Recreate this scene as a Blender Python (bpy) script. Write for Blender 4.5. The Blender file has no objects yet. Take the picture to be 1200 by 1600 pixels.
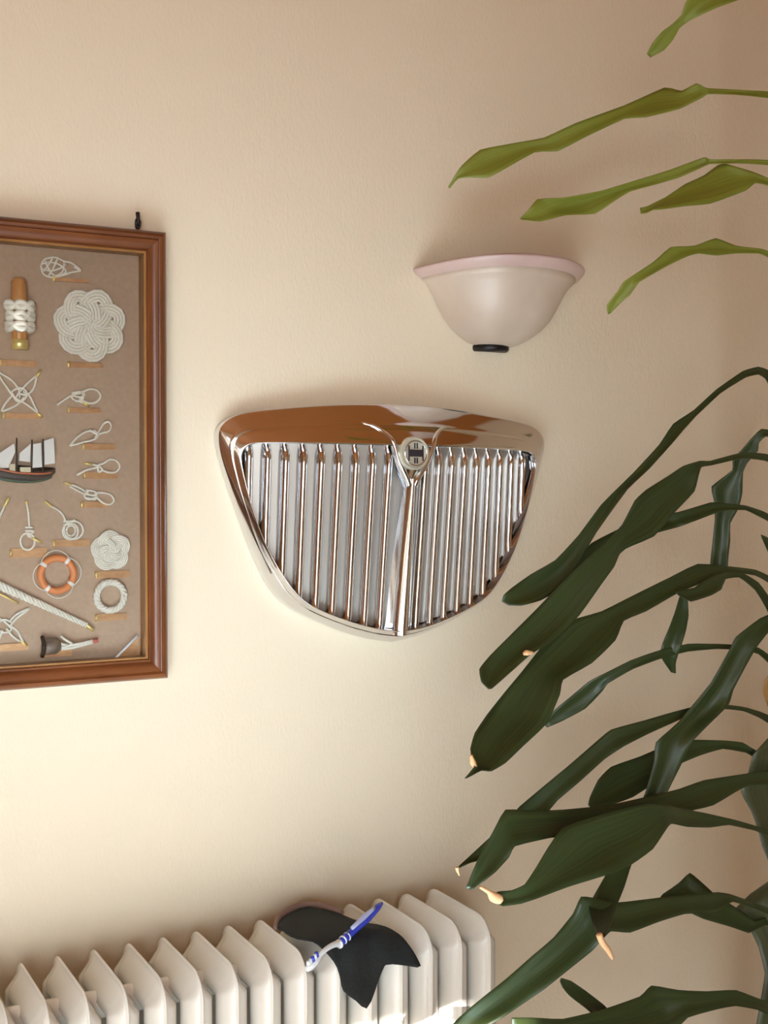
import bpy, math, random
from mathutils import Vector, Matrix, noise
R = math.radians
scene = bpy.context.scene
col = scene.collection
random.seed(4)

# ------------------------------------------------------------------ camera, light, exposure
F = 1950.0                       # focal length in pixels of the 1200x1600 frame
YAW, PITCH = R(28.1), R(1.47)
CAM = Vector((0, -1.8, 1.45))
cd = bpy.data.cameras.new('camera')
cd.sensor_fit = 'VERTICAL'; cd.sensor_height = 24; cd.lens = F / 1600 * 24
cd.clip_start = 0.02
cam = bpy.data.objects.new('camera', cd); col.objects.link(cam)
cam.location = CAM
cam.rotation_euler = (R(90) - PITCH, 0, -YAW)
scene.camera = cam

world = bpy.data.worlds.new('sky'); scene.world = world
world.use_nodes = True
bg = world.node_tree.nodes['Background']
bg.inputs[0].default_value = (0.78, 0.90, 1.0, 1); bg.inputs[1].default_value = 22.0

sl = bpy.data.lights.new('sun', 'SUN'); sl.energy = 72; sl.angle = R(0.6); sl.color = (1.0, 0.975, 0.94)
sun = bpy.data.objects.new('sun', sl); col.objects.link(sun)
sun.rotation_euler = Vector((0.33, 1.0, -0.40)).to_track_quat('-Z', 'Y').to_euler()

vs = scene.view_settings
vs.view_transform = 'Standard'; vs.look = 'None'; vs.gamma = 1; vs.use_curve_mapping = False
vs.exposure = -0.78

# ------------------------------------------------------------------ helpers
_fw = Vector((math.sin(YAW) * math.cos(PITCH), math.cos(YAW) * math.cos(PITCH), -math.sin(PITCH)))
_rt = Vector((math.cos(YAW), -math.sin(YAW), 0)); _up = _rt.cross(_fw)
def ray(x, y): return _fw + _rt * ((x - 600) / F) + _up * ((800 - y) / F)
def P(x, y, w):                  # a photo measurement carried to the plane w metres in front of the wall
    d = ray(x, y); return CAM + d * ((-w - CAM.y) / d.y)

ORG = {}
def tag(o, label=None, cat=None, group=None, kind=None):
    for k, v in (('label', label), ('category', cat), ('group', group), ('kind', kind)):
        if v: o[k] = v
    return o
def thing(name, loc, label, cat, group=None):
    o = bpy.data.objects.new(name, None); col.objects.link(o); o.location = loc
    o.empty_display_size = 0.05
    ORG[o.name] = Vector(loc)
    return tag(o, label, cat, group)
def build(name, verts, faces, m, parent=None, smooth=True, label=None, kind=None, origin=None):
    org = ORG[parent.name] if parent else Vector(origin or (0, 0, 0))
    me = bpy.data.meshes.new(name)
    me.from_pydata([tuple(Vector(v) - org) for v in verts], [], faces)
    me.materials.append(m)
    if smooth: me.polygons.foreach_set('use_smooth', [True] * len(me.polygons))
    me.update()
    o = bpy.data.objects.new(name, me); col.objects.link(o)
    if parent: o.parent = parent
    else: o.location = org
    ORG[o.name] = org
    if label: o['label'] = label
    if kind: o['kind'] = kind
    return o
def sharp(o, deg=35):
    o.data.set_sharp_from_angle(angle=R(deg)); return o
def join(*parts):
    V, Fc = [], []
    for v, f in parts:
        n = len(V); V += list(v); Fc += [tuple(i + n for i in q) for q in f]
    return V, Fc
def box(x0, x1, y0, y1, z0, z1):
    v = [(x, y, z) for x in (x0, x1) for y in (y0, y1) for z in (z0, z1)]
    return v, [(0, 1, 3, 2), (4, 6, 7, 5), (0, 4, 5, 1), (2, 3, 7, 6), (0, 2, 6, 4), (1, 5, 7, 3)]
def smooth_path(pts, n=4, closed=False):
    pts = [Vector(p) for p in pts]; L = len(pts); out = []
    rng = L if closed else L - 1
    for i in range(rng):
        if closed: p0, p1, p2, p3 = (pts[(i + k - 1) % L] for k in range(4))
        else:
            p1, p2 = pts[i], pts[i + 1]
            p0 = pts[i - 1] if i else p1 * 2 - p2
            p3 = pts[i + 2] if i + 2 < L else p2 * 2 - p1
        for k in range(n):
            t = k / n
            out.append(0.5 * (p1 * 2 + (p2 - p0) * t + (p0 * 2 - p1 * 5 + p2 * 4 - p3) * t * t + (p1 * 3 - p0 - p2 * 3 + p3) * t ** 3))
    if not closed: out.append(pts[-1])
    return out
def tube(pts, r, seg=8, closed=False, sub=4):
    """sweep a round section; r is a number or a list matching pts"""
    if sub > 1:
        rr = r
        n0 = len(pts)
        pts = smooth_path(pts, sub, closed)
        if not isinstance(r, (int, float)):
            rr = []
            for i in range(len(pts)):
                t = i / sub; a = int(t) % n0; b = (a + 1) % n0 if closed else min(a + 1, n0 - 1)
                rr.append(r[a] + (r[b] - r[a]) * (t - int(t)))
        r = rr
    pts = [Vector(p) for p in pts]
    n = len(pts); V, Fc = [], []
    nrm = None
    for i, p in enumerate(pts):
        a = pts[(i - 1) % n] if closed or i else p
        b = pts[(i + 1) % n] if closed or i < n - 1 else p
        tg = (b - a)
        tg = tg.normalized() if tg.length > 1e-9 else Vector((1, 0, 0))
        if nrm is None:
            ref = Vector((0, 1, 0)) if abs(tg.y) < 0.9 else Vector((1, 0, 0))
            nrm = (ref - tg * ref.dot(tg)).normalized()
        else:
            q = nrm - tg * nrm.dot(tg)
            nrm = q.normalized() if q.length > 1e-6 else nrm
        bn = tg.cross(nrm)
        ri = r if isinstance(r, (int, float)) else r[i]
        for k in range(seg):
            an = 2 * math.pi * k / seg
            V.append(p + (nrm * math.cos(an) + bn * math.sin(an)) * ri)
    rng = n if closed else n - 1
    for i in range(rng):
        for k in range(seg):
            a, b = i * seg + k, i * seg + (k + 1) % seg
            c, d = ((i + 1) % n) * seg + (k + 1) % seg, ((i + 1) % n) * seg + k
            Fc.append((a, d, c, b))
    if not closed:
        Fc.append(tuple(range(seg))); Fc.append(tuple(reversed(range((n - 1) * seg, n * seg))))
    return V, Fc
def grid_faces(nu, nv, close_u=False, off=0):
    Fc = []
    for i in range(nu if close_u else nu - 1):
        for j in range(nv - 1):
            i2 = (i + 1) % nu
            Fc.append((off + i * nv + j, off + i2 * nv + j, off + i2 * nv + j + 1, off + i * nv + j + 1))
    return Fc
def lathe(prof, cx, cy, seg=32, a0=0.0, a1=2 * math.pi):
    full = abs(a1 - a0 - 2 * math.pi) < 1e-6
    n = seg if full else seg + 1
    V = []
    for i in range(n):
        a = a0 + (a1 - a0) * i / seg
        for r, z in prof: V.append((cx + r * math.cos(a), cy + r * math.sin(a), z))
    return V, grid_faces(n, len(prof), full)
def interp(pts, x):
    if x <= pts[0][0]: return pts[0][1]
    for (a, b), (c, d) in zip(pts, pts[1:]):
        if x <= c: return b + (d - b) * (x - a) / (c - a)
    return pts[-1][1]

# ------------------------------------------------------------------ materials
def mat(name, color, rough=0.5, metal=0.0, **kw):
    m = bpy.data.materials.new(name); m.use_nodes = True
    b = m.node_tree.nodes['Principled BSDF']
    b.inputs['Base Color'].default_value = (*color, 1)
    b.inputs['Roughness'].default_value = rough
    b.inputs['Metallic'].default_value = metal
    for k, v in kw.items(): b.inputs[k.replace('_', ' ')].default_value = v
    return m
def nodes(m): return m.node_tree.nodes, m.node_tree.links, m.node_tree.nodes['Principled BSDF']
def noisy(m, c1, c2, scale=(10, 10, 10), detail=4, bump=0.0, dist=0.001, wave=None):
    N, L, b = nodes(m)
    tc = N.new('ShaderNodeTexCoord'); mp = N.new('ShaderNodeMapping')
    mp.inputs['Scale'].default_value = scale
    L.new(tc.outputs['Object'], mp.inputs['Vector'])
    if wave:
        t = N.new('ShaderNodeTexWave'); t.bands_direction = wave
        t.inputs['Scale'].default_value = 1.0; t.inputs['Distortion'].default_value = 5.0
        t.inputs['Detail'].default_value = 3
    else:
        t = N.new('ShaderNodeTexNoise'); t.inputs['Scale'].default_value = 1.0; t.inputs['Detail'].default_value = detail
    L.new(mp.outputs[0], t.inputs['Vector'])
    r = N.new('ShaderNodeValToRGB')
    r.color_ramp.elements[0].color = (*c1, 1); r.color_ramp.elements[1].color = (*c2, 1)
    r.color_ramp.elements[0].position = 0.3; r.color_ramp.elements[1].position = 0.7
    fac = t.outputs['Fac']
    L.new(fac, r.inputs[0]); L.new(r.outputs[0], b.inputs['Base Color'])
    if bump:
        bp = N.new('ShaderNodeBump'); bp.inputs['Strength'].default_value = bump; bp.inputs['Distance'].default_value = dist
        L.new(fac, bp.inputs['Height']); L.new(bp.outputs[0], b.inputs['Normal'])
    return m

# plaster with a ragged, mostly vertical trowel stipple
M_wall = mat('plaster', (0.775, 0.645, 0.47), 0.9)
N, L, b = nodes(M_wall)
tc = N.new('ShaderNodeTexCoord')
mp = N.new('ShaderNodeMapping'); mp.inputs['Scale'].default_value = (230, 230, 110); L.new(tc.outputs['Object'], mp.inputs[0])
n1 = N.new('ShaderNodeTexNoise'); n1.inputs['Scale'].default_value = 1; n1.inputs['Detail'].default_value = 5; n1.inputs['Roughness'].default_value = 0.62
L.new(mp.outputs[0], n1.inputs['Vector'])
mp2 = N.new('ShaderNodeMapping'); mp2.inputs['Scale'].default_value = (70, 70, 34); L.new(tc.outputs['Object'], mp2.inputs[0])
n2 = N.new('ShaderNodeTexNoise'); n2.inputs['Scale'].default_value = 1; n2.inputs['Detail'].default_value = 2; L.new(mp2.outputs[0], n2.inputs['Vector'])
ad = N.new('ShaderNodeMath'); ad.operation = 'MULTIPLY_ADD'; ad.inputs[1].default_value = 0.6
L.new(n2.outputs['Fac'], ad.inputs[0]); L.new(n1.outputs['Fac'], ad.inputs[2])
bp = N.new('ShaderNodeBump'); bp.inputs['Strength'].default_value = 0.40; bp.inputs['Distance'].default_value = 0.0022
L.new(ad.outputs[0], bp.inputs['Height']); L.new(bp.outputs[0], b.inputs['Normal'])

M_floor = noisy(mat('floor_tiles', (0.6, 0.57, 0.52), 0.25), (0.20, 0.185, 0.16), (0.26, 0.24, 0.21), (6, 6, 6))
M_ceiling = noisy(mat('pine_ceiling', (0.5, 0.2, 0.05), 0.5), (0.42, 0.14, 0.03), (0.56, 0.21, 0.05), (1.5, 14, 1), wave='Y')
M_door = noisy(mat('door_wood', (0.4, 0.16, 0.05), 0.4), (0.17, 0.065, 0.022), (0.25, 0.10, 0.035), (9, 9, 0.8))
M_ground = mat('terrace_stone', (0.085, 0.075, 0.06), 0.95)
M_frame = noisy(mat('mahogany', (0.2, 0.06, 0.02), 0.28), (0.10, 0.028, 0.009), (0.20, 0.062, 0.018), (40, 40, 7), bump=0.06, dist=0.001)
M_frame_h = noisy(mat('mahogany_across', (0.2, 0.06, 0.02), 0.28), (0.10, 0.028, 0.009), (0.20, 0.062, 0.018), (7, 40, 40), bump=0.06, dist=0.001)
M_slip = noisy(mat('golden_slip', (0.42, 0.2, 0.05), 0.35), (0.24, 0.10, 0.025), (0.33, 0.15, 0.04), (20, 20, 20))
M_back = noisy(mat('felt_backing', (0.3, 0.21, 0.14), 0.95), (0.40, 0.275, 0.185), (0.45, 0.31, 0.21), (160, 160, 160))
M_rope = noisy(mat('cotton_cord', (0.8, 0.76, 0.64), 0.85), (0.72, 0.66, 0.53), (0.86, 0.81, 0.70), (500, 500, 500), bump=0.4, dist=0.0006)
M_brass = mat('brass', (1.0, 0.80, 0.30), 0.33, 0.65)
M_plate = noisy(mat('copper_plate', (0.62, 0.36, 0.18), 0.38, 0.75), (0.58, 0.33, 0.17), (0.70, 0.44, 0.23), (90, 90, 200))
M_toggle = noisy(mat('turned_wood', (0.5, 0.22, 0.06), 0.4), (0.46, 0.19, 0.05), (0.60, 0.28, 0.08), (200, 200, 30))
M_hook = mat('dark_iron', (0.035, 0.03, 0.03), 0.45, 0.8)
M_hull = mat('hull_paint', (0.045, 0.035, 0.03), 0.5)
M_keel = mat('keel_green', (0.05, 0.10, 0.06), 0.5)
M_stripe = mat('red_stripe', (0.45, 0.12, 0.05), 0.5)
M_sail = mat('sail_cloth', (0.80, 0.77, 0.70), 0.9)
M_cream = mat('cream_paint', (0.7, 0.6, 0.4), 0.7)
M_orange = mat('lifebuoy_orange', (0.62, 0.20, 0.06), 0.5)
M_block = noisy(mat('pulley_wood', (0.12, 0.08, 0.05), 0.5), (0.10, 0.07, 0.05), (0.18, 0.12, 0.08), (120, 120, 120))
M_red = mat('red_whipping', (0.45, 0.09, 0.06), 0.7)
M_chrome = mat('chrome', (0.74, 0.74, 0.755), 0.09, 1.0)
M_recess = mat('satin_backing', (0.40, 0.355, 0.31), 0.40, 0.75)
M_badge = mat('badge_silver', (0.66, 0.61, 0.48), 0.3, 0.45)
M_badge_dark = mat('badge_dark', (0.03, 0.025, 0.03), 0.3)
M_enamel = noisy(mat('radiator_enamel', (0.85, 0.83, 0.76), 0.22), (0.82, 0.79, 0.71), (0.87, 0.84, 0.77), (8, 8, 8))
M_cloth = noisy(mat('black_cloth', (0.012, 0.014, 0.015), 0.9), (0.006, 0.008, 0.008), (0.014, 0.017, 0.016), (300, 300, 300), bump=0.2, dist=0.0006)
M_trim = mat('brown_trim', (0.22, 0.13, 0.10), 0.85)
M_blue = mat('blue_plastic', (0.03, 0.05, 0.45), 0.25)
M_lilac = mat('pale_grip', (0.50, 0.53, 0.75), 0.25, 0.0)
M_white = mat('white_plastic', (0.86, 0.88, 0.90), 0.3)
M_stem = noisy(mat('cane_bark', (0.2, 0.14, 0.08), 0.85), (0.16, 0.11, 0.06), (0.28, 0.21, 0.13), (60, 60, 25), bump=0.4, dist=0.002)
M_pot = noisy(mat('terracotta', (0.45, 0.18, 0.09), 0.8), (0.42, 0.17, 0.08), (0.5, 0.22, 0.12), (12, 12, 12))
M_soil = noisy(mat('soil', (0.05, 0.035, 0.025), 1.0), (0.03, 0.02, 0.015), (0.08, 0.055, 0.04), (60, 60, 60), bump=0.8, dist=0.01)
M_dry = mat('dry_leaf_tip', (0.75, 0.42, 0.20), 0.8)
# frosted alabaster glass with a pink blush that belongs to the rim
def alabaster(name, c1, c2):
    m = noisy(mat(name, c1, 0.35), c1, c2, (14, 14, 9), 3)
    b = m.node_tree.nodes['Principled BSDF']
    b.inputs['Subsurface Weight'].default_value = 0.06
    b.inputs['Subsurface Radius'].default_value = (0.02, 0.015, 0.012)
    b.inputs['Subsurface Scale'].default_value = 0.5
    return m
M_alab = alabaster('alabaster_glass', (0.54, 0.41, 0.31), (0.64, 0.51, 0.40))
M_rim = alabaster('pink_glass_rim', (0.57, 0.385, 0.34), (0.63, 0.45, 0.39))
# clear pane: reflects by Fresnel, lets the rest through
M_glass = bpy.data.materials.new('clear_pane'); M_glass.use_nodes = True
N, L = M_glass.node_tree.nodes, M_glass.node_tree.links
N.remove(N['Principled BSDF'])
tr = N.new('ShaderNodeBsdfTransparent'); gl = N.new('ShaderNodeBsdfGlossy'); gl.inputs['Roughness'].default_value = 0.02
fr = N.new('ShaderNodeFresnel'); fr.inputs[0].default_value = 1.5; mx = N.new('ShaderNodeMixShader')
L.new(fr.outputs[0], mx.inputs[0]); L.new(tr.outputs[0], mx.inputs[1]); L.new(gl.outputs[0], mx.inputs[2])
L.new(mx.outputs[0], N['Material Output'].inputs[0])
# leaves
def leaf_mat(name, c1, c2, trans):
    m = noisy(mat(name, c1, 0.46), c1, c2, (24, 2.2, 1), 3, bump=0.25, dist=0.0006)    # fine veins along the blade
    N, L, b = nodes(m)
    mpn = next(n_ for n_ in N if n_.type == 'MAPPING'); tcn = next(n_ for n_ in N if n_.type == 'TEX_COORD')
    L.new(tcn.outputs['UV'], mpn.inputs['Vector'])
    t = N.new('ShaderNodeBsdfTranslucent'); mx = N.new('ShaderNodeMixShader'); mx.inputs[0].default_value = trans
    src = b.inputs['Base Color'].links[0].from_socket
    g = N.new('ShaderNodeMixRGB'); g.blend_type = 'MULTIPLY'; g.inputs[0].default_value = 1; g.inputs[2].default_value = (1.3, 1.5, 0.6, 1)
    L.new(src, g.inputs[1]); L.new(g.outputs[0], t.inputs[0])
    L.new(b.outputs[0], mx.inputs[1]); L.new(t.outputs[0], mx.inputs[2])
    L.new(mx.outputs[0], N['Material Output'].inputs[0])
    return m
M_leaf = leaf_mat('leaf_dark_green', (0.020, 0.032, 0.008), (0.042, 0.060, 0.014), 0.10)
M_leaf_y = leaf_mat('leaf_yellow_green', (0.20, 0.24, 0.028), (0.30, 0.31, 0.05), 0.2)  # lighter yellow-green for the upper leaves

# ------------------------------------------------------------------ the room
X0, X1, Y1, H = -2.3, 2.5, -3.6, 2.75
def struct(name, part, m, **k): return build(name, *part, m, smooth=False, kind='structure', **k)
struct('floor', box(X0, X1, Y1 - 0.2, 0.1, -0.1, 0), M_floor)
struct('ceiling', box(X0, X1, Y1 - 0.2, 0.1, H, H + 0.1), M_ceiling)
struct('wall_back', box(X0 - 0.1, X1 + 0.1, 0, 0.15, 0, H), M_wall)
struct('wall_left', box(X0 - 0.15, X0, Y1, 0, 0, H), M_wall)
struct('wall_right', box(X1, X1 + 0.15, Y1, 0, 0, H), M_wall)
# the wall behind the camera has a wide terrace door opening that lets the sun in
DX0, DX1, DH = -2.1, -0.08, 2.13
struct('wall_front', join(box(X0, DX0, Y1 - 0.2, Y1, 0, H), box(DX1, X1, Y1 - 0.2, Y1, 0, H), box(DX0, DX1, Y1 - 0.2, Y1, DH, H)), M_wall)
fo = struct('window_1', join(box(DX0, DX0 + 0.07, Y1 - 0.14, Y1 - 0.07, 0, DH), box(DX1 - 0.07, DX1, Y1 - 0.14, Y1 - 0.07, 0, DH),
                        box(DX0, DX1, Y1 - 0.14, Y1 - 0.07, DH - 0.07, DH), box(-1.16, -1.09, Y1 - 0.14, Y1 - 0.07, 0, DH)), M_white)
struct('unseen_door_1', box(X1 - 0.045, X1, -2.3, -1.35, 0.005, 2.05), M_door)  # unseen door added for an orange reflection in the chrome
wd = thing('wardrobe', (X0 + 0.3, -1.35, 0), 'dark wooden wardrobe out of view, added for its reflection in the chrome', 'wardrobe')  # unseen wardrobe added to give the grille rim a dark brown reflection
build('carcass', *box(X0 + 0.005, X0 + 0.55, -2.3, -0.4, 0.0, 2.1), M_door, wd, smooth=False)
for k in range(3):
    o = build('wardrobe_door', *box(X0 + 0.55, X0 + 0.572, -2.29 + k * 0.63, -1.68 + k * 0.63, 0.08, 2.08), M_door, wd, smooth=False)
    build('knob', *tube([(X0 + 0.572, -1.75 + k * 0.63, 1.05), (X0 + 0.60, -1.75 + k * 0.63, 1.05)], 0.014, 12, sub=1), M_brass, o)
struct('ground', box(-8, 8, -12, Y1 - 0.2, -0.25, -0.1), M_ground)

# ------------------------------------------------------------------ cast radiator under the wall
RZ0, RZ1, RB, RD, PITCH_R = 0.13, 0.788, 0.038, 0.197, 0.0506
RX_END = 1.018
def rrect(inset, m=5, k=6):
    """rounded rectangle ring in (depth, height), counted from the back bottom corner"""
    a0, a1, b0, b1 = inset, RD - inset, RZ0 + inset, RZ1 - inset
    r = max(0.038 - inset, 0.006)
    pts = []
    for cx, cz, s in ((a1 - r, b0 + r, -90), (a1 - r, b1 - r, 0), (a0 + r, b1 - r, 90), (a0 + r, b0 + r, 180)):
        for i in range(k + 1):
            an = R(s + 90 * i / k); pts.append((cx + r * math.cos(an), cz + r * math.sin(an)))
    return pts
prof = [(0, 0.0009), (0.005, 0.0010), (0.0058, 0.004), (0.0075, 0.0085), (0.011, 0.0135), (0.016, 0.0180), (0.022, 0.0205), (0.030, 0.0215),
        (0.040, 0.0190), (0.048, 0.013), (0.052, 0.006), (0.056, 0.004)]
V, Fc = [], []
n = len(rrect(0))
ridge = [(0, 0.0009), (0.006, 0.0011), (0.010, 0.0022), (0.016, 0.0055), (0.022, 0.0100), (0.030, 0.0165), (0.038, 0.0210), (0.046, 0.0190), (0.056, 0.004)]
for sgn in (-1, 1):
    off = len(V)
    for e, t in prof:
        ring = rrect(e)
        for q, (d, z) in enumerate(ring):
            (d0, z0), (d1, z1) = ring[q - 1], ring[(q + 1) % len(ring)]
            up = max(0.0, (d0 - d1) / math.hypot(d1 - d0, z1 - z0))
            tt = t + (interp(ridge, e) - t) * min(1, up * 1.3)
            V.append((sgn * tt, -RB - d, z))
    for i in range(len(prof) - 1):
        for k in range(n):
            q = (off + i * n + k, off + i * n + (k + 1) % n, off + (i + 1) * n + (k + 1) % n, off + (i + 1) * n + k)
            Fc.append(q if sgn > 0 else q[::-1])
    q = tuple(off + (len(prof) - 1) * n + k for k in range(n)); Fc.append(q if sgn > 0 else q[::-1])
h = len(V) // 2
for k in range(n): Fc.append((k, (k + 1) % n, h + (k + 1) % n, h + k))
rad = thing('radiator', (RX_END - 9 * PITCH_R, -RB - RD / 2, 0), 'cream enamelled column radiator standing against the wall below the chrome grille', 'radiator')
base_section = None
for i in range(19):
    x = RX_END - i * PITCH_R
    if base_section is None:
        o = build('section', V, Fc, M_enamel, None)
        for v in o.data.vertices: v.co -= Vector((0, rad.location.y, 0))
        base_section = o
    else:
        o = base_section.copy(); col.objects.link(o)
    o.parent = rad
    o.location = (x - rad.location.x, 0, 0)
for zz in (RZ1 - 0.05, RZ0 + 0.05):
    build('header_pipe', *tube([(RX_END + 0.012, -RB - RD / 2, zz), (RX_END - 18 * PITCH_R - 0.012, -RB - RD / 2, zz)], 0.019, 16, sub=1), M_enamel, rad)
for i in (1, 17):
    for dy in (0.04, RD - 0.04):
        xx = RX_END - i * PITCH_R
        build('foot', *tube([(xx, -RB - dy, 0.0), (xx, -RB - dy, 0.02), (xx, -RB - dy, RZ0 + 0.02)], [0.02, 0.014, 0.012], 12, sub=1), M_enamel, rad)

# ------------------------------------------------------------------ unseen table added below the view to bounce sun onto the wall
M_table = noisy(mat('bluish_bounce_top', (0.62, 0.82, 1.0), 0.27, 0.95), (0.58, 0.79, 0.98), (0.66, 0.84, 1.0), (5, 60, 5))  # blue tint put in to cool the light thrown on the wall
tbl = thing('bounce_table', (0.36, -1.02, 0), 'unseen steel-topped table added to bounce sunlight onto the wall', 'table')
build('table_top', *box(-0.20, 0.85, -1.22, -0.50, 0.72, 0.75), M_table, tbl, smooth=False)
for xx in (-0.15, 0.80):
    for yy in (-1.17, -0.55):
        build('leg', *box(xx - 0.02, xx + 0.02, yy - 0.02, yy + 0.02, 0, 0.72), M_door, tbl, smooth=False)

# ------------------------------------------------------------------ chrome car grille
GU, GZ = 0.965, 1.38
outer_half = [(0, 1.571), (0.036, 1.5705), (0.105, 1.567), (0.183, 1.559), (0.250, 1.550), (0.279, 1.541), (0.295, 1.527), (0.299, 1.510),
              (0.293, 1.478), (0.276, 1.428), (0.256, 1.376), (0.236, 1.330), (0.208, 1.279), (0.180, 1.251), (0.146, 1.232), (0.090, 1.208), (0.042, 1.194), (0, 1.187)]
inner_half = [(0, 1.503), (0.036, 1.503), (0.100, 1.503), (0.176, 1.503), (0.236, 1.502), (0.256, 1.499), (0.2655, 1.491), (0.2685, 1.480),
              (0.265, 1.457), (0.253, 1.410), (0.237, 1.366), (0.219, 1.328), (0.192, 1.287), (0.168, 1.262), (0.138, 1.245), (0.086, 1.226), (0.040, 1.214), (0, 1.209)]
def gW(u, z):
    s = (z - 1.21) / 0.29
    return (0.050 + 0.030 * s) - (0.030 + 0.020 * s) * min((abs(u) / 0.25), 1.25) ** 1.5
rotg = R(-0.8)
def G(u, z, w):                     # grille coordinates to the room
    dz = z - GZ
    return Vector((GU + u * math.cos(rotg) - dz * math.sin(rotg), -w, GZ + u * math.sin(rotg) + dz * math.cos(rotg)))
def full_ring(half, n=4):
    h = smooth_path([(u, z, 0) for u, z in half], n)
    h[0].x = 0; h[-1].x = 0
    left = [(-p.x, p.y) for p in h[1:-1]][::-1]
    return [(p.x, p.y) for p in h] + left
OR, IR = full_ring(outer_half), full_ring(inner_half)
NR = len(OR)
grille = thing('car_grille', G(0, 1.19, 0.0), 'shield-shaped chrome car grille with vertical slats mounted on the wall', 'car grille')
# cross-section of the shell: s runs from the wall edge to the inner lip
sec = [(0.0, -1), (0.0, 0.0), (0.015, 0.035), (0.05, 0.085), (0.12, 0.165), (0.22, 0.275), (0.32, 0.38), (0.42, 0.475), (0.48, 0.53), (0.51, 0.575), (0.54, 0.60),
       (0.575, 0.605), (0.66, 0.69), (0.78, 0.82), (0.88, 0.92), (0.95, 0.985), (0.985, 1.0), (1.0, 0.97)]
V = []
for (ou, oz), (iu, iz) in zip(OR, IR):
    wi = gW(iu, iz) + 0.014; wo = 0.006 + wi * (0.30 + 0.12 * max(0, min(1, (oz - 1.49) / 0.05)))
    for s, hgt in sec:
        u, z = ou + (iu - ou) * s, oz + (iz - oz) * s
        w = 0.002 if hgt < 0 else wo + (wi - wo) * hgt
        V.append(G(u, z, w))
    V.append(G(iu * 1.002, iz, gW(iu, iz) - 0.035))
ns = len(sec) + 1
shell = build('chrome_surround', V, [f[::-1] for f in grid_faces(NR, ns, True)], M_chrome, grille)
# backing panel that the slats stand on
h = len(IR) // 2
cols_u = [-0.262 + 0.524 * i / 26 for i in range(27)]
half_low = sorted([(u, z) for u, z in inner_half if z < 1.485], key=lambda p: p[0])
def low(u): return interp(half_low, abs(u))
V = []
for u in cols_u:
    zb = low(u) + 0.002
    for k in range(7):
        z = zb + (1.503 - zb) * k / 6
        V.append(G(u, z, max(gW(u, z) - 0.0125, 0.004)))
build('backing_panel', V, grid_faces(27, 7), M_recess, grille)
hp = [(0.0088, -0.0150), (0.0082, -0.0115), (0.0072, -0.0075), (0.0055, -0.0038), (0.0030, -0.0011)]
sp = [(-a, b_) for a, b_ in hp] + [(0, 0)] + hp[::-1]
for i in range(9):
    for sgn in (-1, 1):
        u0 = sgn * (0.033 + 0.0272 * i)
        zb, zt = low(u0) + 0.001, 1.506
        V = []
        for k in range(13):
            for du, dw in sp:
                u = u0 + du
                zb = low(u) - 0.001
                z = zb + (zt - zb) * k / 12
                tip = max(0, (z - (zt - 0.022)) / 0.022)      # the nose rolls back under the top band
                V.append(G(u, z, max(gW(u0, z) + dw - 0.012 * tip ** 2, 0.003)))
        build('slat', V, grid_faces(13, len(sp)), M_chrome, grille)
# central bar
V = []
bp_ = [(-1.5, -0.020), (-1.0, -0.006), (-0.98, 0.002), (-0.6, 0.0055), (-0.2, 0.0092), (-0.08, 0.0098), (0.08, 0.0098), (0.2, 0.0092), (0.6, 0.0055), (0.98, 0.002), (1.0, -0.006), (1.5, -0.020)]
for k in range(17):
    z = 1.202 + (1.452 - 1.202) * k / 16
    hw = 0.0140 - 0.0055 * k / 16
    for a, dw in bp_: V.append(G(a * hw, z, gW(0, z) + 0.006 + dw))
build('centre_bar', V, grid_faces(17, len(bp_)), M_chrome, grille)
# funnel-shaped badge mount flaring into the top band
mount = [(1.432, 0.0075), (1.445, 0.012), (1.460, 0.019), (1.475, 0.025), (1.490, 0.0295), (1.503, 0.033), (1.515, 0.0375), (1.526, 0.046), (1.534, 0.060), (1.539, 0.078)]
V = []
for z, hw in mount:
    fade = max(0, (z - 1.505) / 0.034)
    s_top = min(1, max(0, (1.571 - z) / 0.068))
    for k in range(13):
        a = -1 + 2 * k / 12
        u = a * hw
        if z > 1.503:
            wi = gW(u, 1.503) + 0.014
            wo = 0.006 + 0.42 * wi
            base = wo + (wi - wo) * interp(sec[1:], s_top)
        else: base = gW(u, z) + 0.006
        edge = (1 - abs(a) ** 6)
        V.append(G(u, z, base - 0.012 + 0.012 * (edge ** 0.5) * (1 - 0.55 * fade) + 0.002))
build('badge_mount', V, grid_faces(len(mount), 13), M_chrome, grille)
# round badge
for sgn in (-1, 1):                 # raised ribs that run up from the bar and fade into the band
    pts = []
    for z, u in ((1.440, 0.0045), (1.452, 0.0095), (1.468, 0.0190), (1.484, 0.0275), (1.498, 0.0325), (1.512, 0.0385), (1.524, 0.0480), (1.533, 0.0620), (1.538, 0.0800)):
        if z > 1.503:
            wi = gW(u, 1.503) + 0.014; wo = 0.006 + 0.42 * wi
            w = wo + (wi - wo) * interp(sec[1:], (1.571 - z) / 0.068)
        else: w = gW(u, z) + 0.0115
        pts.append(G(sgn * u, z, w - 0.0005))
    build('mount_rib', *tube(pts, [0.0045, 0.0050, 0.0050, 0.0048, 0.0045, 0.0040, 0.0034, 0.0026, 0.0012], 12), M_chrome, grille)
bc_w = gW(0, 1.492) + 0.016
def disc(cx, cz, rads, seg=40):
    V = []
    for r, w in rads:
        for k in range(seg):
            a = 2 * math.pi * k / seg
            V.append(G(cx + r * math.cos(a), cz + r * math.sin(a), w + 0.04 * -(r * math.sin(a))))
    Fq = []
    for i in range(len(rads) - 1):
        for k in range(seg): Fq.append((i * seg + k, i * seg + (k + 1) % seg, (i + 1) * seg + (k + 1) % seg, (i + 1) * seg + k))
    Fq.append(tuple(range((len(rads) - 1) * seg, len(rads) * seg)))
    return V, Fq
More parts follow.
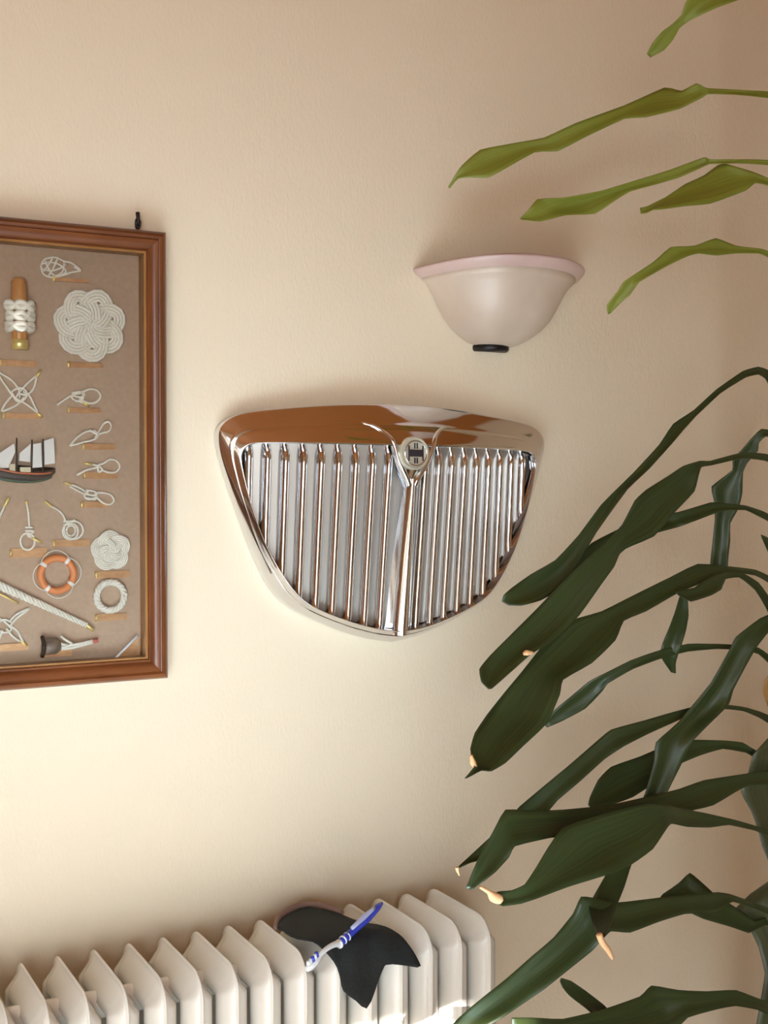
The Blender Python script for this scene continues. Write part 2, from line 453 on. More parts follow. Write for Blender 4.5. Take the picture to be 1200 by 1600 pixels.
bd = build('badge', *disc(-0.002, 1.492, [(0.0262, bc_w - 0.012), (0.0262, bc_w), (0.0255, bc_w + 0.0015), (0.0235, bc_w + 0.002), (0.0225, bc_w + 0.0008), (0.0220, bc_w + 0.0005)]), M_badge, grille, label='round silver badge with dark centre band')
sharp(bd, 40)
def gbox(u0, u1, z0, z1, w0, w1):
    v = [G(u, z, w - 0.04 * (z - 1.492)) for u in (u0, u1) for w in (w0, w1) for z in (z0, z1)]
    return v, [(0, 1, 3, 2), (4, 6, 7, 5), (0, 4, 5, 1), (2, 3, 7, 6), (0, 2, 6, 4), (1, 5, 7, 3)]
w0 = bc_w + 0.0004
build('badge_ring', *tube([G(0.0195 * math.cos(2 * math.pi * k / 32), 1.492 + 0.0195 * math.sin(2 * math.pi * k / 32), w0 + 0.0006 - 0.0008 * math.sin(2 * math.pi * k / 32)) for k in range(32)], 0.0011, 8, True, 1), M_chrome, bd)
build('badge_band', *gbox(-0.0130, 0.0130, 1.4865, 1.4975, w0, w0 + 0.0016), M_badge_dark, bd, smooth=False)
for u in (-0.0125, 0.0125):
    build('badge_bar', *gbox(u - 0.0011, u + 0.0011, 1.480, 1.504, w0, w0 + 0.0014), M_badge_dark, bd, smooth=False)
for z0_, z1_ in ((1.499, 1.508), (1.476, 1.485)):
    for u in (-0.0021, 0.0021):
        build('badge_stroke', *gbox(u - 0.0011, u + 0.0011, z0_, z1_, w0, w0 + 0.0014), M_badge_dark, bd, smooth=False)

# ------------------------------------------------------------------ glass half-bowl wall lamp
LX, LZ = 1.170, 1.800
lamp = thing('wall_lamp', (LX, 0, 1.672), 'frosted half-bowl wall lamp with a pink flared rim above the chrome grille', 'lamp')
bowl = [(0.030, 1.676), (0.046, 1.681), (0.064, 1.690), (0.082, 1.703), (0.098, 1.720), (0.110, 1.740), (0.118, 1.757), (0.125, 1.770), (0.132, 1.7795), (0.141, 1.788)]
rim = [(0.141, 1.788), (0.150, 1.795), (0.1545, 1.8005), (0.1555, 1.803), (0.153, 1.804)]
def half_bowl(prof, th):
    inn = [(r - th, z + th * 0.55) for r, z in reversed(prof)]
    V, Fq = lathe(prof + inn, LX, -0.0015, 40, math.pi, 2 * math.pi)
    out = []                           # the rim dips towards the wall
    for x, y, z in V:
        k = max(0, (z - 1.75) / 0.05)
        out.append((x, y, z - 0.010 * k * abs((x - LX) / max(0.02, math.hypot(x - LX, y))) ** 3 + 0.004 * k))
    return out, Fq
bo = build('glass_bowl', *half_bowl(bowl, 0.005), M_alab, lamp)
ri = build('rim', *half_bowl(rim, 0.004), M_rim, lamp, label='flared pink glass rim')
build('bottom_cap', *lathe([(0.0005, 1.668), (0.031, 1.668), (0.0335, 1.671), (0.0335, 1.677), (0.030, 1.679), (0.0005, 1.679)], LX - 0.006, -0.0015, 24, math.pi, 2 * math.pi), M_hook, lamp, label='dark metal cap')
build('back_plate', *box(LX - 0.04, LX + 0.04, -0.006, -0.0005, 1.69, 1.77), M_white, lamp, smooth=False)
build('bulb', *lathe([(0.0005, 1.712), (0.010, 1.713), (0.014, 1.722), (0.024, 1.745), (0.027, 1.760), (0.022, 1.776), (0.010, 1.786), (0.0005, 1.788)], LX, -0.055, 20), M_white, lamp)

# ------------------------------------------------------------------ framed board of sailor's knots
FX0, FX1, FZ0, FZ1, FD = 0.160, 0.584, 1.157, 1.813, 0.040
board = thing('knot_display', ((FX0 + FX1) / 2, 0, FZ0), "glazed mahogany frame displaying white sailor's knots and a small ship", 'framed display')
fp = [(0.0, 0.001), (0.0, 0.026), (0.002, 0.033), (0.006, 0.037), (0.010, 0.0385), (0.0125, 0.036), (0.0145, 0.0355), (0.0165, 0.038), (0.022, 0.0375),
      (0.027, 0.034), (0.030, 0.031), (0.0325, 0.031), (0.0335, 0.0325), (0.0345, 0.031), (0.0345, 0.001)]
fp = [(a * 0.90, b_) for a, b_ in fp]
def rail(corner_a, corner_b, din_a, din_b):
    V = []
    for (cx, cz), (dx, dz) in ((corner_a, din_a), (corner_b, din_b)):
        for s, w in fp: V.append((cx + dx * s, -w, cz + dz * s))
    return V, [tuple(f) for f in grid_faces(2, len(fp))] + [tuple(range(len(fp))), tuple(reversed(range(len(fp), 2 * len(fp))))]
c = [(FX0, FZ0), (FX1, FZ0), (FX1, FZ1), (FX0, FZ1)]; dI = [(1, 1), (-1, 1), (-1, -1), (1, -1)]
for k in range(4):
    o = build('frame_rail', *rail(c[k], c[(k + 1) % 4], dI[k], dI[(k + 1) % 4]), M_frame if k % 2 else M_frame_h, board)
    sharp(o, 40)
IN = 0.0310
for k, (a, b_) in enumerate(((box(FX0 + IN, FX1 - IN, -0.030, -0.004, FZ0 + IN, FZ0 + IN + 0.003), 0), (box(FX1 - IN - 0.003, FX1 - IN, -0.030, -0.004, FZ0 + IN + 0.003, FZ1 - IN - 0.003), 0),
                             (box(FX0 + IN, FX1 - IN, -0.030, -0.004, FZ1 - IN - 0.003, FZ1 - IN), 0), (box(FX0 + IN, FX0 + IN + 0.003, -0.030, -0.004, FZ0 + IN + 0.003, FZ1 - IN - 0.003), 0))):
    build('inner_slip', *a, M_slip, board, smooth=False, label='golden inner edge strip')
build('backing', *box(FX0 + 0.03, FX1 - 0.03, -0.004, -0.001, FZ0 + 0.03, FZ1 - 0.03), M_back, board, smooth=False)
build('glass_pane', *box(FX0 + IN + 0.001, FX1 - IN - 0.001, -0.0285, -0.0265, FZ0 + IN + 0.001, FZ1 - IN - 0.001), M_glass, board, smooth=False)
BW = 0.004                                        # the felt surface
def K(x, y, lift=0.002): return P(x, y, BW + lift)
RP = 0.0016
def cord(paths, name='rope_knot', r=RP, label=None, tips=(), closed=False, lift=0.0022):
    parts = []
    for j, p in enumerate(paths):
        zig = []
        for i, q in enumerate(p):
            zig.append(K(q[0], q[1], lift + (q[2] if len(q) > 2 else 0.0012 * ((i + j) % 2))))
        parts.append(tube(zig, r, 7, closed, 4))
    o = build(name, *join(*parts), M_rope, board, label=label)
    for a, b_ in tips:
        build('brass_tip', *tube([K(*a, lift + 0.001), K(*b_, lift + 0.001)], r * 1.12, 8, sub=1), M_brass, o)
    return o
def ellipse(cx, cy, rx, ry, n=14, a0=0, rot=0):
    out = []
    for k in range(n):
        a = R(a0) + 2 * math.pi * k / n
        x, y = rx * math.cos(a), ry * math.sin(a)
        out.append((cx + x * math.cos(R(rot)) - y * math.sin(R(rot)), cy + x * math.sin(R(rot)) + y * math.cos(R(rot))))
    return out
def mat_knot(cx, cy, Rad, B, Ld, strands, r, sx=1.0, rot=0, label=None, r0=0.56, amp=0.40):
    """flat woven turk's head: B bights, Ld leads, several parallel cords"""
    parts = []
    N_ = 40 * Ld
    for s in range(strands):
        pts = []
        for k in range(N_):
            t = 2 * math.pi * Ld * k / N_
            off = (s - (strands - 1) / 2) * r * 1.75
            ph = B / Ld * t
            rr = Rad * (r0 + amp * math.cos(ph))
            dr = -Rad * amp * B / Ld * math.sin(ph)
            # offset along the in-plane normal
            tx, tz = dr * math.cos(t) - rr * math.sin(t), dr * math.sin(t) + rr * math.cos(t)
            l = math.hypot(tx, tz)
            x = rr * math.cos(t) + off * tz / l; z = rr * math.sin(t) - off * tx / l
            w = BW + 0.004 + 0.0022 * math.sin(ph * 2 + (math.pi / 2 if math.sin(ph) > 0 else 0))
            c_ = P(cx, cy, BW)
            pts.append(Vector((c_.x + sx * (x * math.cos(rot) - z * math.sin(rot)), -w, c_.z + x * math.sin(rot) + z * math.cos(rot))))
        parts.append(tube(pts, r, 6, True, 1))
    return build('mat_knot', *join(*parts), M_rope, board, label=label)
# woven lanyard top left
cord([[(64, 416), (70, 405), (86, 402), (100, 408), (112, 411), (127, 422)], [(64, 416), (68, 428), (80, 433), (95, 431), (110, 426), (127, 423)],
      [(70, 406), (76, 420), (86, 431), (98, 424), (100, 409)], [(82, 403), (76, 414), (68, 424)], [(90, 404), (84, 418), (76, 431)], [(66, 412), (80, 410), (94, 414), (103, 424), (96, 430)],
      [(66, 420), (78, 423), (92, 420), (104, 413)], [(116, 417), (127, 424)]], r=0.0015, label='small woven lanyard knot')
mat_knot(140, 508, 0.0468, 7, 3, 4, 0.0026, rot=0.3, label='large round woven rope mat')
mat_knot(172, 860, 0.0255, 5, 3, 4, 0.0017, rot=0.4, label='small round woven rope mat')
# wooden toggle with braided wrap
ct, cb = K(29, 434, 0.010), K(31, 545, 0.010)
tg = build('wooden_toggle', *tube([ct, ct.lerp(cb, 0.06), ct.lerp(cb, 0.3), ct.lerp(cb, 0.75), cb], [0.006, 0.0105, 0.0108, 0.0108, 0.0105], 20, sub=1), M_toggle, board, label='turned wooden toggle with braided white rope wrap')
build('brass_ferrule', *tube([ct.lerp(cb, 0.87), ct.lerp(cb, 1.005)], 0.0112, 20, sub=1), M_brass, tg)
wrap = []
for s in range(3):
    for dirn in (-1, 1):
        pts = []
        for k in range(36):
            a = 2 * math.pi * k / 36
            zc = ct.lerp(cb, 0.40 + 0.145 * s)
            rr = 0.0165 + 0.0018 * math.sin(3 * a + s)
            pts.append(zc + Vector((rr * math.cos(a), -0.42 * rr * math.sin(a) * 1.6, 0.0042 * math.sin(3 * a) * dirn)))
        wrap.append(tube(pts, 0.0048, 8, True, 1))
build('braided_wrap', *join(*wrap), M_rope, tg)
# four-armed star knots
cord([[(-4, 580), (18, 594), (29, 608), (31, 622)], [(-4, 584), (10, 604), (22, 620), (42, 632), (60, 646)], [(58, 586), (42, 600), (31, 612), (24, 622)],
      [(57, 590), (53, 606), (42, 617), (28, 614)], [(20, 617), (9, 630), (3, 642), (16, 638), (30, 630), (38, 620)], [(36, 612), (46, 618), (53, 632), (60, 646)],
      [(18, 612), (30, 606), (42, 612), (38, 624), (26, 626), (18, 612)]], label='four-armed star knot with brass ends', tips=[((57, 589), (65, 578)), ((58, 645), (66, 652))])
cord([[(14, 972), (27, 959), (46, 950)], [(16, 978), (26, 966), (46, 951)], [(10, 982), (22, 996), (36, 1004)], [(16, 978), (27, 986), (36, 1003)], [(-8, 962), (8, 972), (18, 984), (4, 988), (-6, 978), (6, 968), (18, 972)],
      [(4, 984), (0, 996), (-8, 1008)]], label='star knot at the lower edge', tips=[((32, 1001), (42, 1009))])
# single loop knots down the right side
cord([[(89, 633), (102, 624), (114, 617), (128, 614)], [(112, 614), (124, 612), (130, 618), (122, 626), (112, 622), (116, 613)], [(114, 618), (126, 621), (132, 616), (127, 611)], [(118, 627), (128, 625), (131, 618)],
      [(128, 613), (140, 608), (152, 610), (157, 619), (151, 628), (140, 630), (128, 626)], [(122, 626), (131, 630)]], label='bowline with small round loop', tips=[((129, 629), (140, 634))])
cord([[(109, 697), (120, 684), (136, 674), (148, 675), (153, 682), (146, 687), (134, 690), (120, 694), (110, 696)], [(140, 672), (150, 678), (156, 672), (162, 662), (170, 659), (174, 666), (170, 674), (158, 677), (148, 684)],
      [(146, 672), (152, 678), (148, 688)]], label='double loop knot')
cord([[(120, 742), (134, 735), (148, 731), (158, 728)], [(145, 726), (154, 728), (160, 734), (154, 737), (154, 727), (162, 724), (172, 718), (182, 720), (187, 729), (182, 737), (170, 738), (158, 734)]],
     label='slip knot with wide loop', tips=[((131, 724), (145, 726))])
cord([[(110, 757), (122, 761), (134, 768)], [(109, 760), (120, 766), (132, 772)], [(134, 766), (148, 768), (150, 776), (138, 780), (132, 774), (140, 766)], [(134, 772), (146, 774), (152, 770)], [(136, 778), (148, 780), (153, 775)],
      [(148, 770), (162, 770), (174, 774), (178, 782), (172, 788), (162, 786), (150, 776)]], label='loop knot with doubled tail', tips=[((100, 754), (111, 758))])
cord([[(41, 784), (44, 800), (46, 824)], [(39, 824), (52, 824)], [(39, 829), (53, 830), (44, 838), (54, 838)], ellipse(43, 846, 11, 13) + [(54, 847)], [(42, 834), (52, 842)]], label='hitch round a small ring loop', tips=[((49, 840), (66, 848)), ((41, 783), (42, 788))])
cord([[(80, 791), (92, 798), (99, 806), (102, 814)], [(99, 815), (112, 814), (118, 812)], [(99, 820), (116, 818)], ellipse(110, 830, 12, 13) + [(122, 831)], ellipse(115, 828, 15, 14) + [(130, 829)], ellipse(111, 829, 7, 8) + [(118, 830)]],
     label='coiled hitch of three turns', tips=[((70, 783), (81, 792))])
cord([[(-8, 822), (0, 806), (7, 790)]], label='rope end', tips=[((7, 791), (14, 777))], r=0.002)
# braided ring
parts = []
cR = P(171, 931, BW)
for s in range(3):
    pts = []
    for k in range(72):
        a = 2 * math.pi * k / 72; ph = 7 * a + 2 * math.pi * s / 3
        rr = 0.0205 + 0.0026 * math.cos(ph)
        pts.append(cR + Vector((rr * math.cos(a), -0.0055 - 0.0026 * math.sin(ph), rr * math.sin(a))))
    parts.append(tube(pts, 0.0028, 7, True, 1))
build('rope_ring', *join(*parts), M_rope, board, label='laid rope ring')
# tapered braided bar
parts = []
A, B_ = K(-12, 910, 0.006), K(136, 977, 0.006)
dirv = (B_ - A).normalized(); nv = Vector((-dirv.z, 0, dirv.x))
for s in range(4):
    pts = []; rad_ = []
    for k in range(61):
        t = k / 60; ph = 2 * math.pi * (5.5 * t + s / 4)
        taper = 1.0 - 0.45 * t
        pts.append(A.lerp(B_, t) + nv * (0.0042 * taper * math.cos(ph)) + Vector((0, -0.003 * math.sin(ph) * taper, 0)))
        rad_.append(0.0027 * taper)
    parts.append(tube(pts, rad_, 6, False, 1))
o = build('braided_bar', *join(*parts), M_rope, board, label='long tapering braided rope bar')
build('brass_tip', *tube([K(134, 976, 0.006), K(147, 985, 0.006)], 0.0022, 8, sub=1), M_brass, o)
build('brass_needle', *tube([K(-6, 925, 0.004), K(29, 943, 0.004)], 0.0014, 8, sub=1), M_brass, board)
# lifebuoy
cL = P(88, 897, BW)
def torus(c0, Rm, rm, a0=0.0, a1=2 * math.pi, n=40, dy=0.0):
    full = a1 - a0 > 6.28
    pts = [c0 + Vector((Rm * math.cos(a0 + (a1 - a0) * k / n), -rm - dy, Rm * math.sin(a0 + (a1 - a0) * k / n))) for k in range(n if full else n + 1)]
    return tube(pts, rm, 10, full, 1)
lb = build('lifebuoy', *torus(cL, 0.0235, 0.0052), M_orange, board, label='small orange lifebuoy ring')
for k in range(4):
    a = math.pi / 4 + k * math.pi / 2 + 0.15
    build('white_band', *torus(cL, 0.0235, 0.0055, a - 0.10, a + 0.10, 6, -0.0003), M_sail, lb)
    pts = [cL + Vector(((0.0285 + 0.006 * math.sin(math.pi * t / 8)) * math.cos(a + math.pi / 2 * t / 8), -0.006, (0.0285 + 0.006 * math.sin(math.pi * t / 8)) * math.sin(a + math.pi / 2 * t / 8))) for t in range(9)]
    build('grab_line', *tube(pts, 0.0008, 6, sub=1), M_rope, lb)
# pulley block with rope
pb = build('pulley_block', *tube([K(66, 1010, 0.008), K(72, 1010, 0.008), K(86, 1009, 0.008), K(94, 1008, 0.008)], [0.007, 0.0125, 0.012, 0.007], 16, sub=2), M_block, board, label='dark wooden pulley block with rope tail')
build('strop', *tube([K(66, 995, 0.008), K(69, 1010, 0.019), K(66, 1026, 0.008)], 0.003, 8), M_hook, pb)
build('rope_tail', *join(tube([K(88, 1004, 0.008), K(104, 1008, 0.010), K(124, 1006, 0.008), K(145, 1001, 0.006)], 0.0022, 7), tube([K(88, 1012, 0.008), K(104, 1010, 0.012), K(112, 1006, 0.012), K(100, 998, 0.010), K(96, 994, 0.006)], 0.0020, 7), tube([K(90, 1014, 0.008), K(108, 1013, 0.010), K(126, 1009, 0.008), K(145, 1004, 0.006)], 0.0020, 7)), M_rope, pb)
build('red_end', *tube([K(145, 1002, 0.006), K(153, 1000, 0.006)], 0.0034, 8, sub=1), M_red, pb)
# engraved name strips with brass pins
for x0, y0, x1, y1 in ((82, 433, 138, 443), (105, 566, 160, 576), (-2, 562, 57, 574), (105, 637, 157, 646), (4, 645, 62, 655), (128, 693, 180, 703), (130, 738, 183, 748), (126, 784, 168, 793),
                       (82, 844, 140, 853), (15, 857, 73, 870), (148, 893, 202, 902), (148, 960, 198, 968), (-6, 1007, 44, 1015), (64, 1016, 112, 1024)):
    a, c_ = P(x0, y0, BW), P(x1, y1, BW)
    o = build('name_strip', *box(a.x, c_.x, -BW - 0.0022, -BW, c_.z, a.z), M_plate, board, smooth=False)
    zc = (a.z + c_.z) / 2
    build('brass_pin', *tube([(a.x + 0.001, -BW - 0.0042, zc + 0.0042), (a.x + 0.001, -BW - 0.0042, zc - 0.0042)], 0.0018, 8, sub=1), M_brass, o)
# corner plate; the glint along its edge is painted as a white rod
a, b_, c_ = P(181, 1031, 0.008), P(216, 993, 0.008), P(219, 1032, 0.008)
V = [tuple(p) for p in (a, b_, c_)] + [(p.x, -BW, p.z) for p in (a, b_, c_)]
cp = build('corner_plate', V, [(0, 2, 1), (3, 4, 5), (0, 1, 4, 3), (1, 2, 5, 4), (2, 0, 3, 5)], M_plate, board, smooth=False)
build('painted_glint', *tube([P(181, 1028, 0.011), P(215, 993, 0.011)], 0.0019, 8, sub=1), M_white, cp)
# ship model
def plate(pts, t, w):
    n_ = len(pts)
    f_ = [P(x, y, w + t) for x, y in pts]; k_ = [P(x, y, w) for x, y in pts]
    V = f_ + [Vector((q.x, -w, q.z)) for q in f_]
    return V, [tuple(reversed(range(n_))), tuple(range(n_, 2 * n_))] + [(i, (i + 1) % n_, n_ + (i + 1) % n_, n_ + i) for i in range(n_)]
hull = []
st = [(-26, 722, 733, 0.003), (-16, 724, 742, 0.008), (0, 729, 749, 0.012), (24, 734, 753, 0.014), (48, 736, 754, 0.014), (68, 736, 751, 0.012), (80, 734, 746, 0.008), (87, 731, 739, 0.004)]
V = []
for x, yt, yb, dep in st:
    t_, b2 = P(x, yt, BW + 0.008), P(x, yb, BW + 0.008)
    for k in range(7):
        a = math.pi * k / 6
        V.append(Vector((t_.x, -(BW + 0.003) - dep * math.sin(a) ** 0.7 * (1 if k < 6 else 1), t_.z + (b2.z - t_.z) * (1 - math.cos(a)) / 2)))
sh = build('model_ship', V, grid_faces(len(st), 7) + [tuple(i * 7 for i in range(len(st))), tuple(reversed(range(7))), tuple(range(len(V) - 7, len(V)))], M_hull, board, label='small model sailing ship with white sails')
build('hull_stripe', *tube([P(x, yt + 4, BW + 0.004 + dep * 0.85) for x, yt, yb, dep in st[1:-1]], 0.0015, 6), M_stripe, sh)
build('keel_band', *tube([P(x, yb - 1.5, BW + 0.004 + dep * 0.45) for x, yt, yb, dep in st[1:-1]], 0.0024, 6), M_keel, sh)
for x, y0, y1 in ((26, 684, 735), (50, 687, 738), (67, 686, 737)):
    build('mast', *tube([P(x, y0, BW + 0.009), P(x, y1, BW + 0.009)], [0.0010, 0.0016], 8, sub=1), M_hull, sh)
for pts in ([(-14, 726), (-2, 709), (22, 693), (24, 706), (13, 731), (0, 732)], [(31, 708), (48, 693), (47, 722), (30, 720)], [(52, 694), (64, 692), (66, 730), (51, 731)], [(69, 689), (84, 684), (86, 724), (70, 726)]):
    build('sail', *plate(pts, 0.0012, BW + 0.010), M_sail, sh, smooth=False)
for x0, y0, x1, y1 in ((15, 725, 24, 737), (32, 730, 48, 738)):
    build('deckhouse', *plate([(x0, y0), (x1, y0), (x1, y1), (x0, y1)], 0.006, BW + 0.009), M_cream, sh, smooth=False)
# hook above the frame
hk = thing('picture_hook', P(216, 356, 0.0), "dark iron hook on the wall at the knot frame's top edge", 'hook')
build('shank', *tube([P(216, 352, 0.0), P(216, 352, 0.012), P(216, 345, 0.016), P(215, 332, 0.015)], [0.0022, 0.0022, 0.0022, 0.003], 8), M_hook, hk)
build('hanger_loop', *tube([P(214, 342, 0.014), P(219, 346, 0.014), P(218, 356, 0.012), P(213, 356, 0.012), P(212, 347, 0.014)], 0.0014, 8, True), M_hook, hk)

# ------------------------------------------------------------------ black cloth and toothbrush on the radiator
def drape(x, y, lift=0.004):
    d = ray(x, y)
    zt, wf, r = RZ1 + lift, RB + RD + lift, 0.040
    t = 1.0; prev = None
    def inside(p):
        w, z = -p.y, p.z
        if w > wf or z > zt: return False
        if w > wf - r and z > zt - r: return (w - wf + r) ** 2 + (z - zt + r) ** 2 < r * r
        return True
    t = 1.0
    while t < 2.4:
        p = CAM + d * t
        if inside(p): return p
        t += 0.0015
    return P(x, y, 0.01)
cl = thing('black_cloth', drape(560, 1470), 'crumpled black cloth draped over the radiator beneath the toothbrush', 'cloth')
pairs = [(431, 1446, 433, 1451), (440, 1433, 446, 1458), (455, 1423, 465, 1466), (480, 1417, 488, 1470), (508, 1421, 503, 1481), (532, 1428, 516, 1494), (552, 1436, 527, 1512),
         (570, 1441, 533, 1532), (582, 1443, 537, 1549), (594, 1445, 556, 1564), (606, 1449, 573, 1576), (617, 1455, 586, 1549), (629, 1464, 592, 1524), (641, 1479, 602, 1508), (650, 1493, 626, 1508), (658, 1509, 652, 1512)]
V = []; NC = 13
sm = smooth_path([(a, b_, 0) for a, b_, _, _ in pairs], 2); sn = smooth_path([(c_, d_, 0) for _, _, c_, d_ in pairs], 2)
for i, (a, b_) in enumerate(zip(sm, sn)):
    for k in range(NC):
        t = k / (NC - 1); q = a.lerp(b_, t)
        V.append(drape(q.x, q.y, 0.004 + 0.003 * noise.noise(Vector((q.x * 0.03, q.y * 0.05, 2))) + 0.004 * math.sin(math.pi * t) * abs(math.sin(q.x * 0.06))))
o = build('fabric', V, grid_faces(len(sm), NC), M_cloth, cl)
md = o.modifiers.new('thick', 'SOLIDIFY'); md.thickness = 0.002; md.offset = 1
build('hem', *tube([drape(*q, 0.006) for q in ((430, 1450), (433, 1437), (448, 1424), (470, 1415), (492, 1413), (515, 1418), (535, 1426))], [0.003, 0.0045, 0.005, 0.005, 0.0045, 0.004, 0.003], 8), M_trim, cl, label='brown edge binding')

tb0 = drape(479, 1511, 0.012); tb1 = P(597, 1411, 0.150)
tb = thing('toothbrush', tb0.lerp(tb1, 0.5) - Vector((0, 0, 0.01)), 'blue and white toothbrush lying across the black cloth', 'toothbrush')
def tbp(x, y):
    w = interp([(478, -tb0.y), (505, -tb0.y - 0.012), (535, 0.205), (597, 0.150)], x)
    return P(x, y, w + 0.014)
build('handle', *tube([tbp(532, 1474), tbp(540, 1465), tbp(556, 1451), tbp(575, 1434), tbp(590, 1418), tbp(597, 1411)], [0.0052, 0.0060, 0.0055, 0.0058, 0.0050, 0.0022], 12), M_blue, tb)
build('grip_inlay', *tube([tbp(549, 1452) + Vector((-0.001, -0.004, 0.003)), tbp(566, 1436) + Vector((-0.001, -0.004, 0.003)), tbp(584, 1420) + Vector((-0.001, -0.004, 0.003))], [0.003, 0.0042, 0.0030], 10), M_lilac, tb, label='pale lilac grip inlay')
for x, y in ((530, 1475), (536, 1469), (542, 1464)):
    a = tbp(x, y); d_ = (tb1 - tb0).normalized()
    build('grip_ring', *tube([a - d_ * 0.0011, a + d_ * 0.0011], 0.0067, 12, sub=1), M_white, tb)
build('neck', *tube([tbp(533, 1473), tbp(522, 1476), tbp(511, 1482), tbp(501, 1491), tbp(495, 1499)], [0.0048, 0.0042, 0.0036, 0.0034, 0.0040], 10), M_white, tb)
hd = build('head', *tube([tbp(497, 1497), tbp(491, 1503), tbp(484, 1510), tbp(479, 1515)], [0.0042, 0.0062, 0.0062, 0.0036], 10), M_white, tb)
for x, y, m in ((494, 1497, M_blue), (491, 1501, M_white), (488, 1504, M_blue), (484, 1508, M_white), (481, 1511, M_white)):
    a = tbp(x, y) + Vector((0, -0.003, 0.004))
    build('bristle_tuft', *tube([a, a + Vector((-0.003, -0.004, 0.006))], 0.0030, 8, sub=1), m, hd)

# ------------------------------------------------------------------ dracaena at the right
CX, CY = 1.47, -0.42
plant = thing('potted_dracaena', (CX, CY, 0), 'tall potted dracaena with long drooping green leaves beside the grille', 'plant')
pot = build('pot', *lathe([(0.0005, 0.0), (0.11, 0.0), (0.118, 0.01), (0.15, 0.24), (0.165, 0.245), (0.168, 0.285), (0.150, 0.287), (0.143, 0.25), (0.0005, 0.25)], CX, CY, 36), M_pot, plant)
build('soil', *lathe([(0.0005, 0.262), (0.08, 0.258), (0.1435, 0.252)], CX, CY, 30), M_soil, plant)
for k, (dx, dy, top) in enumerate(((0.0, 0.0, 2.34), (0.05, 0.03, 1.55), (0.03, -0.05, 1.12))):
    pts = [(CX + dx * (0.5 + 0.5 * t) + 0.004 * math.sin(3 * t + k), CY + dy + 0.01 * math.cos(4 * t + k), 0.25 + (top - 0.25) * t) for t in [i / 8 for i in range(9)]]
    build('cane', *tube(pts, [0.022 - 0.006 * i / 8 for i in range(9)], 14, sub=2), M_stem, plant)
